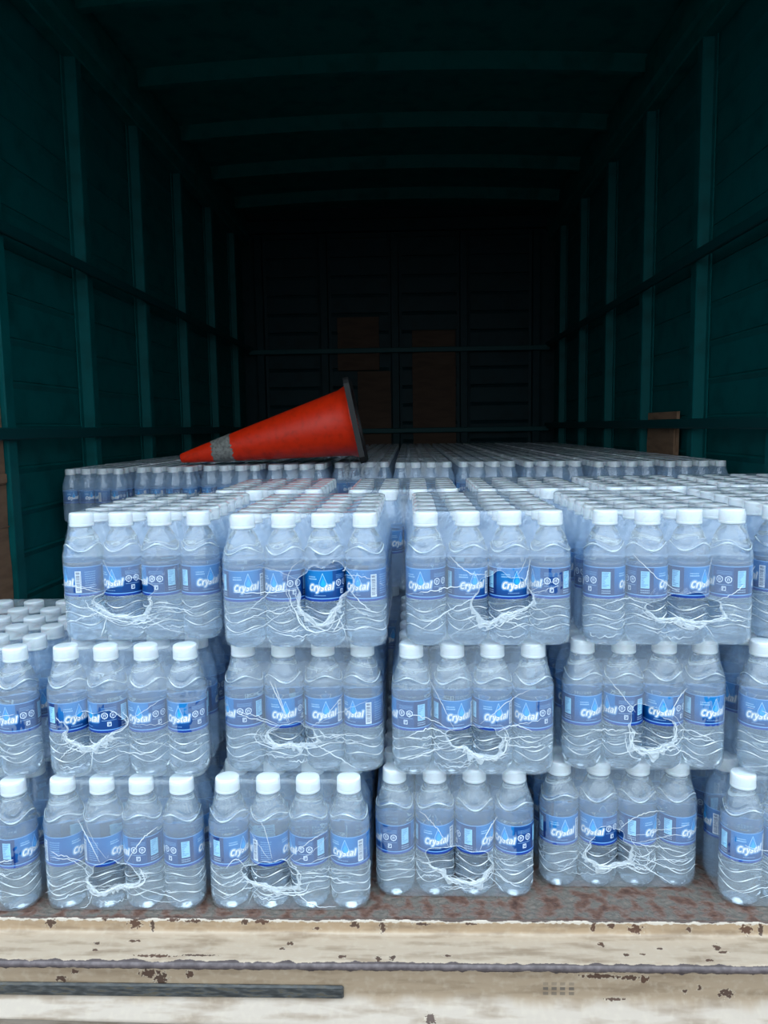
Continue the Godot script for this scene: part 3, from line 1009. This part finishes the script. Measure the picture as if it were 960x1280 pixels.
func build_truck() -> void:
	var floor_mesh := BoxMesh.new()
	floor_mesh.size = Vector3(2.66, 0.05, 5.52)
	struct("floor", "worn rust-brown steel load floor of the truck", floor_mesh, M.plate, Vector3(-0.075, -0.025, TAIL - 2.76))
	var posts := [-1.08, -1.78, -2.48, -3.18, -3.88, -4.58, -5.27, -5.95]
	var post := post_mesh(2.165)
	for s: float in [-1.0, 1.0]:
		var x := WALL_L if s < 0 else WALL_R
		var slab := BoxMesh.new()
		slab.size = Vector3(0.05, 2.56, 5.52)
		var w := struct("wall_left" if s < 0 else "wall_right", "dark teal ribbed steel side wall of the truck body", slab, M.teal, Vector3(x + s * 0.035, 1.28, TAIL - 2.76))
		var turn := 0.0 if s < 0 else PI
		for k in posts.size():
			var far: float = posts[k + 1] + 0.03 if k + 1 < posts.size() else BACK
			var near: float = posts[k] - 0.03
			var b := board_mesh(near - far)
			for r in 15:
				obj("panel_board", b, M.teal, w, Vector3(-s * 0.025, r * 0.146 + 0.004 - 1.28, (near + far) / 2 - TAIL + 2.76), turn)
		for z: float in posts:
			obj("post", post, M.teal, w, Vector3(-s * 0.034, -1.28, z - TAIL + 2.76), turn)
		var rail := bevel_box(Vector3(0.020, 0.040, 5.36), 0.004)
		for y: float in [EYE - 0.004, EYE + 0.648]:
			obj("rail", rail, M.rail, w, Vector3(-s * 0.095, y - 1.28, 0.05))
		# top member where wall and roof meet
		var top := prism(PackedVector2Array([Vector2(0, 0), Vector2(0.052, 0.0), Vector2(0.058, 0.006), Vector2(0.058, 0.070), Vector2(0.075, 0.080), Vector2(0.075, 0.150), Vector2(0.060, 0.165), Vector2(0.060, 0.240), Vector2(0, 0.240)]), -2.68, 2.68)
		obj("cornice", top, M.roof, w, Vector3(-s * 0.034, EYE + 1.462 - 1.28, 0.05), turn)
	# back wall
	var slab_b := BoxMesh.new()
	slab_b.size = Vector3(2.66, 2.56, 0.05)
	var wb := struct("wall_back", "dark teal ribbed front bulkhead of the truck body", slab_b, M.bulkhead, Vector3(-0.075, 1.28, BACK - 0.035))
	var cuts := [WALL_L, -1.20, -0.675, -0.10, 0.457, 1.04, WALL_R]
	for k in 6:
		var a: float = cuts[k]
		var c: float = cuts[k + 1]
		if c - a < 0.2:
			continue
		var b := board_mesh(c - a - 0.06)
		for r in 15:
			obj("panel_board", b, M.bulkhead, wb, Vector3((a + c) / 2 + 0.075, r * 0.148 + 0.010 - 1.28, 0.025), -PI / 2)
	var post_b := post_mesh(2.24)
	for k in range(1, 6):
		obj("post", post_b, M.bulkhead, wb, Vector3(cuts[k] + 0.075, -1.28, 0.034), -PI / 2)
	var rail_b := bevel_box(Vector3(2.44, 0.040, 0.020), 0.004)
	for y: float in [EYE - 0.030, EYE + 0.620]:
		obj("rail", rail_b, M.rail, wb, Vector3(0.0, y - 1.28, 0.094))
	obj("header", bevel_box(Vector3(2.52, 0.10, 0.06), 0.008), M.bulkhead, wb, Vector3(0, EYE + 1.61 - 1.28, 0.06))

	# roof: slightly arched sheet with a bow over every pair of posts
	var outline := PackedVector2Array()
	var under := PackedVector2Array()
	var low := PackedVector2Array()
	for i in 25:
		var t := i / 24.0 * 2.0 - 1.0
		var x := -0.075 + t * 1.33
		var y := EYE + 1.715 + 0.050 * (1.0 - t * t)
		outline.append(Vector2(x, y))
		if absf(t) <= 0.96:
			under.append(Vector2(x, y + 0.002))
			low.append(Vector2(x, y - 0.082))
	var roof_outline := outline.duplicate()
	roof_outline.append(Vector2(1.255, EYE + 1.86))
	roof_outline.append(Vector2(-1.405, EYE + 1.86))
	var c := struct("ceiling", "dark teal arched steel roof of the truck body", prism(roof_outline, BACK - 0.06, TAIL), M.roof)
	under.reverse()
	low.append_array(under)
	var bow := prism(low, -0.022, 0.022)
	for z in [-1.08, -1.78, -2.48, -3.18, -3.88, -4.58, -5.27, -5.95]:
		obj("roof_bow", bow, M.roof, c, Vector3(0, 0, z + 0.0))

	# tail sill: profile in (distance, height) down from the floor edge
	var pr := [Vector2(1.0360, -0.002), Vector2(1.0350, 0.0003), Vector2(1.0335, -0.0012), Vector2(1.0330, -0.004), Vector2(1.0328, -0.010), Vector2(1.0326, -0.0165), Vector2(1.0310, -0.0195), Vector2(1.0275, -0.0210), Vector2(1.0240, -0.0213), Vector2(1.000, -0.0222), Vector2(0.979, -0.0229), Vector2(0.974, -0.0240), Vector2(0.9712, -0.0268), Vector2(0.9708, -0.0300), Vector2(0.9722, -0.0330), Vector2(0.9738, -0.0355), Vector2(0.9740, -0.050), Vector2(0.9740, -0.067), Vector2(0.9725, -0.074), Vector2(0.9685, -0.079), Vector2(0.9600, -0.0865), Vector2(0.9540, -0.0925), Vector2(0.9522, -0.0955), Vector2(0.9545, -0.0980), Vector2(0.99, -0.099), Vector2(0.99, -0.16)]
	var v := PackedVector3Array()
	var uv := PackedVector2Array()
	var idx := PackedInt32Array()
	var s_at := -0.002
	var n := 53
	for j in pr.size():
		if j > 0:
			s_at += pr[j].distance_to(pr[j - 1])
		for i in n:
			var x := -1.40 + 2.65 * i / (n - 1)
			var drop := 0.0
			if j > 18:
				drop = -0.018 * (x + 0.5) * minf(float(j - 18) / 4.0, 1.0)
			v.append(Vector3(x, pr[j].y + clampf(drop, -0.02, 0.02), -pr[j].x))
			uv.append(Vector2((x + 0.65) / 1.3, maxf(s_at, 0.0) / 0.26))
	for j in pr.size() - 1:
		for i in n - 1:
			var a := j * n + i
			idx.append_array([a, a + 1, a + n + 1, a, a + n + 1, a + n])
	var sill := struct("trim_1", "chipped cream-painted stepped steel tail sill below the bottles", made(v, idx, uv), M.sill)
	obj("rubber_strip", bevel_box(Vector3(1.25, 0.0185, 0.006), 0.0022), M.strip, sill, Vector3(-0.722, -0.0635, -0.9715)).rotation.z = -0.002
	var tail := BoxMesh.new()
	tail.size = Vector3(2.65, 0.30, 0.06)
	obj("chassis_beam", tail, M.rail, sill, Vector3(-0.075, -0.27, -1.06))
	var ground := BoxMesh.new()
	ground.size = Vector3(40, 0.1, 40)
	struct("ground", "grey concrete yard under the truck", ground, M.ground, Vector3(0, -1.15, 0))

# ---------------------------------------------------------------- things in the truck
func build_cone() -> void:
	# built upright with the base plate at y = 0, then laid on its side
	var half := 0.160
	var tall := 0.70
	var t := thing("traffic_cone", "orange-red traffic cone lying on its side on the far stack", "traffic cone", Vector3.ZERO)
	var base_r := 0.136
	var tip_r := 0.019
	var r_at := func(y: float) -> float: return lerpf(base_r, tip_r, y / tall)
	var prof := [Vector2(base_r - 0.008, 0.0), Vector2(base_r + 0.012, 0.012), Vector2(base_r + 0.004, 0.022), Vector2(r_at.call(0.05), 0.05)]
	for k in range(1, 12):
		prof.append(Vector2(r_at.call(0.05 + k * 0.0515), 0.05 + k * 0.0515))
	prof.append_array([Vector2(tip_r + 0.001, tall - 0.012), Vector2(tip_r - 0.002, tall), Vector2(tip_r - 0.007, tall), Vector2(tip_r - 0.006, tall - 0.02), Vector2(base_r - 0.014, 0.02), Vector2(base_r - 0.008, 0.0)])
	obj("cone_body", lathe(prof, 48), M.cone, t)
	var band := []
	for k in 9:
		var y := 0.490 + 0.082 * k / 8.0
		band.append(Vector2(r_at.call(y) + 0.0012, y))
	var bm := lathe(band, 48)
	# ragged, scuffed ends
	var arr := bm.surface_get_arrays(0)
	var bv: PackedVector3Array = arr[Mesh.ARRAY_VERTEX]
	wobble.seed = 8
	for i in bv.size():
		if i < 48 or i >= 8 * 48:
			bv[i].y += 0.012 * wobble.get_noise_2d(i % 48 * 2.1, 5.0 + i / 48)
	obj("reflective_band", made(bv, arr[Mesh.ARRAY_INDEX]), M.tape, t)
	var plate := PackedVector2Array()
	for k in 4:
		for q in 5:
			plate.append(Vector2(half - 0.03, half - 0.03).rotated(PI / 2 * k) + Vector2.from_angle(PI / 2 * k + PI / 2 * q / 4.0) * 0.03)
	# square plate with a round opening: outer walls, inner wall, two annular faces
	var st := SurfaceTool.new()
	st.begin(Mesh.PRIMITIVE_TRIANGLES)
	st.set_smooth_group(-1)
	var n := 80
	var outer := func(i: int) -> Vector2:
		var d := Vector2.from_angle(TAU * i / n)
		var k := half / maxf(absf(d.x), absf(d.y))
		return d * minf(k, half * 1.33)
	for i in n:
		var a: Vector2 = outer.call(i)
		var b: Vector2 = outer.call(i + 1)
		var c := Vector2.from_angle(TAU * i / n) * (base_r - 0.010)
		var d := Vector2.from_angle(TAU * (i + 1) / n) * (base_r - 0.010)
		var y0 := -0.004
		var y1 := 0.016
		for q: Array in [[a, y0, b, y0, b, y1, a, y1], [c, y1, d, y1, d, y0, c, y0], [a, y1, b, y1, d, y1, c, y1], [c, y0, d, y0, b, y0, a, y0]]:
			var p := []
			for k in 4:
				p.append(Vector3(q[2 * k].x, q[2 * k + 1], q[2 * k].y))
			for k: int in [0, 1, 2, 0, 2, 3]:
				st.add_vertex(p[k])
	st.generate_normals()
	obj("base_plate", st.commit(), M.rubber, t)
	# lay it down: the axis from base to tip points left and 12.9 degrees down
	var tilt := deg_to_rad(11.2)
	var axis := Vector3(-cos(tilt), -sin(tilt), 0.02).normalized()
	var side := Vector3(0, 0, 1)
	var up := axis.cross(side).normalized()
	t.basis = Basis(up, axis, up.cross(axis)).orthonormalized()
	t.position = Vector3(-0.195, 3 * LAYER - 0.013 + half * cos(tilt) + 0.004, -2.975)

func sheet(called: String, label: String, at: Vector3, wide: float, tall: float, thick: float, turn: float, bow: float, seed_: int) -> Node3D:
	# a flattened carton: two warped liners with an edge all round, as one thin solid, and a strip of tape or a fold as parts
	var t := thing(called, label, "cardboard", at, turn)
	wobble.seed = seed_
	var v := PackedVector3Array()
	var idx := PackedInt32Array()
	var nx := 9
	var ny := 11
	for f in 2:
		for j in ny:
			for i in nx:
				var x := (float(i) / (nx - 1) - 0.5) * wide
				var y := float(j) / (ny - 1) * tall
				var edge := 0.004 * wobble.get_noise_2d(y * 9.0, 3.0 + i / (nx - 1)) if i == 0 or i == nx - 1 else 0.0
				var z := bow * (1.0 - pow(2.0 * x / wide, 2.0)) + 0.003 * wobble.get_noise_2d(x * 4.0, y * 4.0)
				v.append(Vector3(x + edge, y, z + (thick / 2 if f == 0 else -thick / 2)))
	quads(idx, nx, ny, false)
	var back := PackedInt32Array()
	quads(back, nx, ny, false, nx * ny)
	back.reverse()
	idx.append_array(back)
	var m := nx * ny
	var rim := []
	for i in nx:
		rim.append(i)
	for j in range(1, ny):
		rim.append(j * nx + nx - 1)
	for i in range(nx - 2, -1, -1):
		rim.append((ny - 1) * nx + i)
	for j in range(ny - 2, 0, -1):
		rim.append(j * nx)
	for k in rim.size():
		var a: int = rim[k]
		var b: int = rim[(k + 1) % rim.size()]
		idx.append_array([a, b, b + m, a, b + m, a + m])
	var st := SurfaceTool.new()
	st.begin(Mesh.PRIMITIVE_TRIANGLES)
	st.set_smooth_group(-1)
	for i in idx:
		st.add_vertex(v[i])
	st.generate_normals()
	obj("carton_sheet", st.commit(), M.dimmed_card if absf(turn) < 0.1 else M.card, t)
	return t

func build_cardboard() -> void:
	var t := sheet("flattened_carton", "brown flattened carton standing on the floor by the left wall, lower of two", Vector3(WALL_L + 0.030, 0.0, -2.214), 0.46, 0.535, 0.010, PI / 2, 0.004, 3)
	obj("packing_tape", bevel_box(Vector3(0.46, 0.004, 0.0015), 0.0005), M.tape_brown, t, Vector3(0, 0.40, 0.0075))
	t = sheet("flattened_carton", "brown flattened carton tucked behind the left wall rail, upper of two", Vector3(WALL_L + 0.030, 0.537, -2.208), 0.46, 0.335, 0.016, PI / 2, 0.004, 4)
	obj("carton_flap", bevel_box(Vector3(0.45, 0.030, 0.006), 0.002), M.card, t, Vector3(0, 0.020, 0.014))
	t = sheet("flattened_carton", "small brown carton tucked behind the right wall rail", Vector3(WALL_R - 0.020, 0.0, -3.60), 0.40, EYE + 0.050, 0.014, -PI / 2, 0.0, 5)
	obj("carton_flap", bevel_box(Vector3(0.06, EYE + 0.01, 0.010), 0.003), M.card, t, Vector3(0.165, (EYE + 0.01) / 2, 0.010))
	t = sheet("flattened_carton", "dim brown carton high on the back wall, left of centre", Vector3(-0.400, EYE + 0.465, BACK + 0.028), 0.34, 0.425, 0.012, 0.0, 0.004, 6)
	obj("packing_tape", bevel_box(Vector3(0.34, 0.05, 0.002), 0.0005), M.dimmed_card, t, Vector3(0, 0.13, 0.0125))
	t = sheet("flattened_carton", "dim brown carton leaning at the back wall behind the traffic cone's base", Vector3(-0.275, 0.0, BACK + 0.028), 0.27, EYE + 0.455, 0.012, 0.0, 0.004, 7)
	obj("packing_tape", bevel_box(Vector3(0.27, 0.05, 0.002), 0.0005), M.dimmed_card, t, Vector3(0, 0.9, 0.0125))
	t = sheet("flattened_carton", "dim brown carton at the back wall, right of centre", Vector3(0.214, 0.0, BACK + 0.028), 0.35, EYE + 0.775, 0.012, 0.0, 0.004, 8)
	obj("carton_flap", bevel_box(Vector3(0.345, 0.27, 0.006), 0.002), M.dimmed_card, t, Vector3(0, EYE + 0.63, 0.013))

func _ready() -> void:
	set_camera_and_light()
	make_materials()
	build_truck()
	make_bottle_meshes()
	build_packs()
	build_cone()
	build_cardboard()
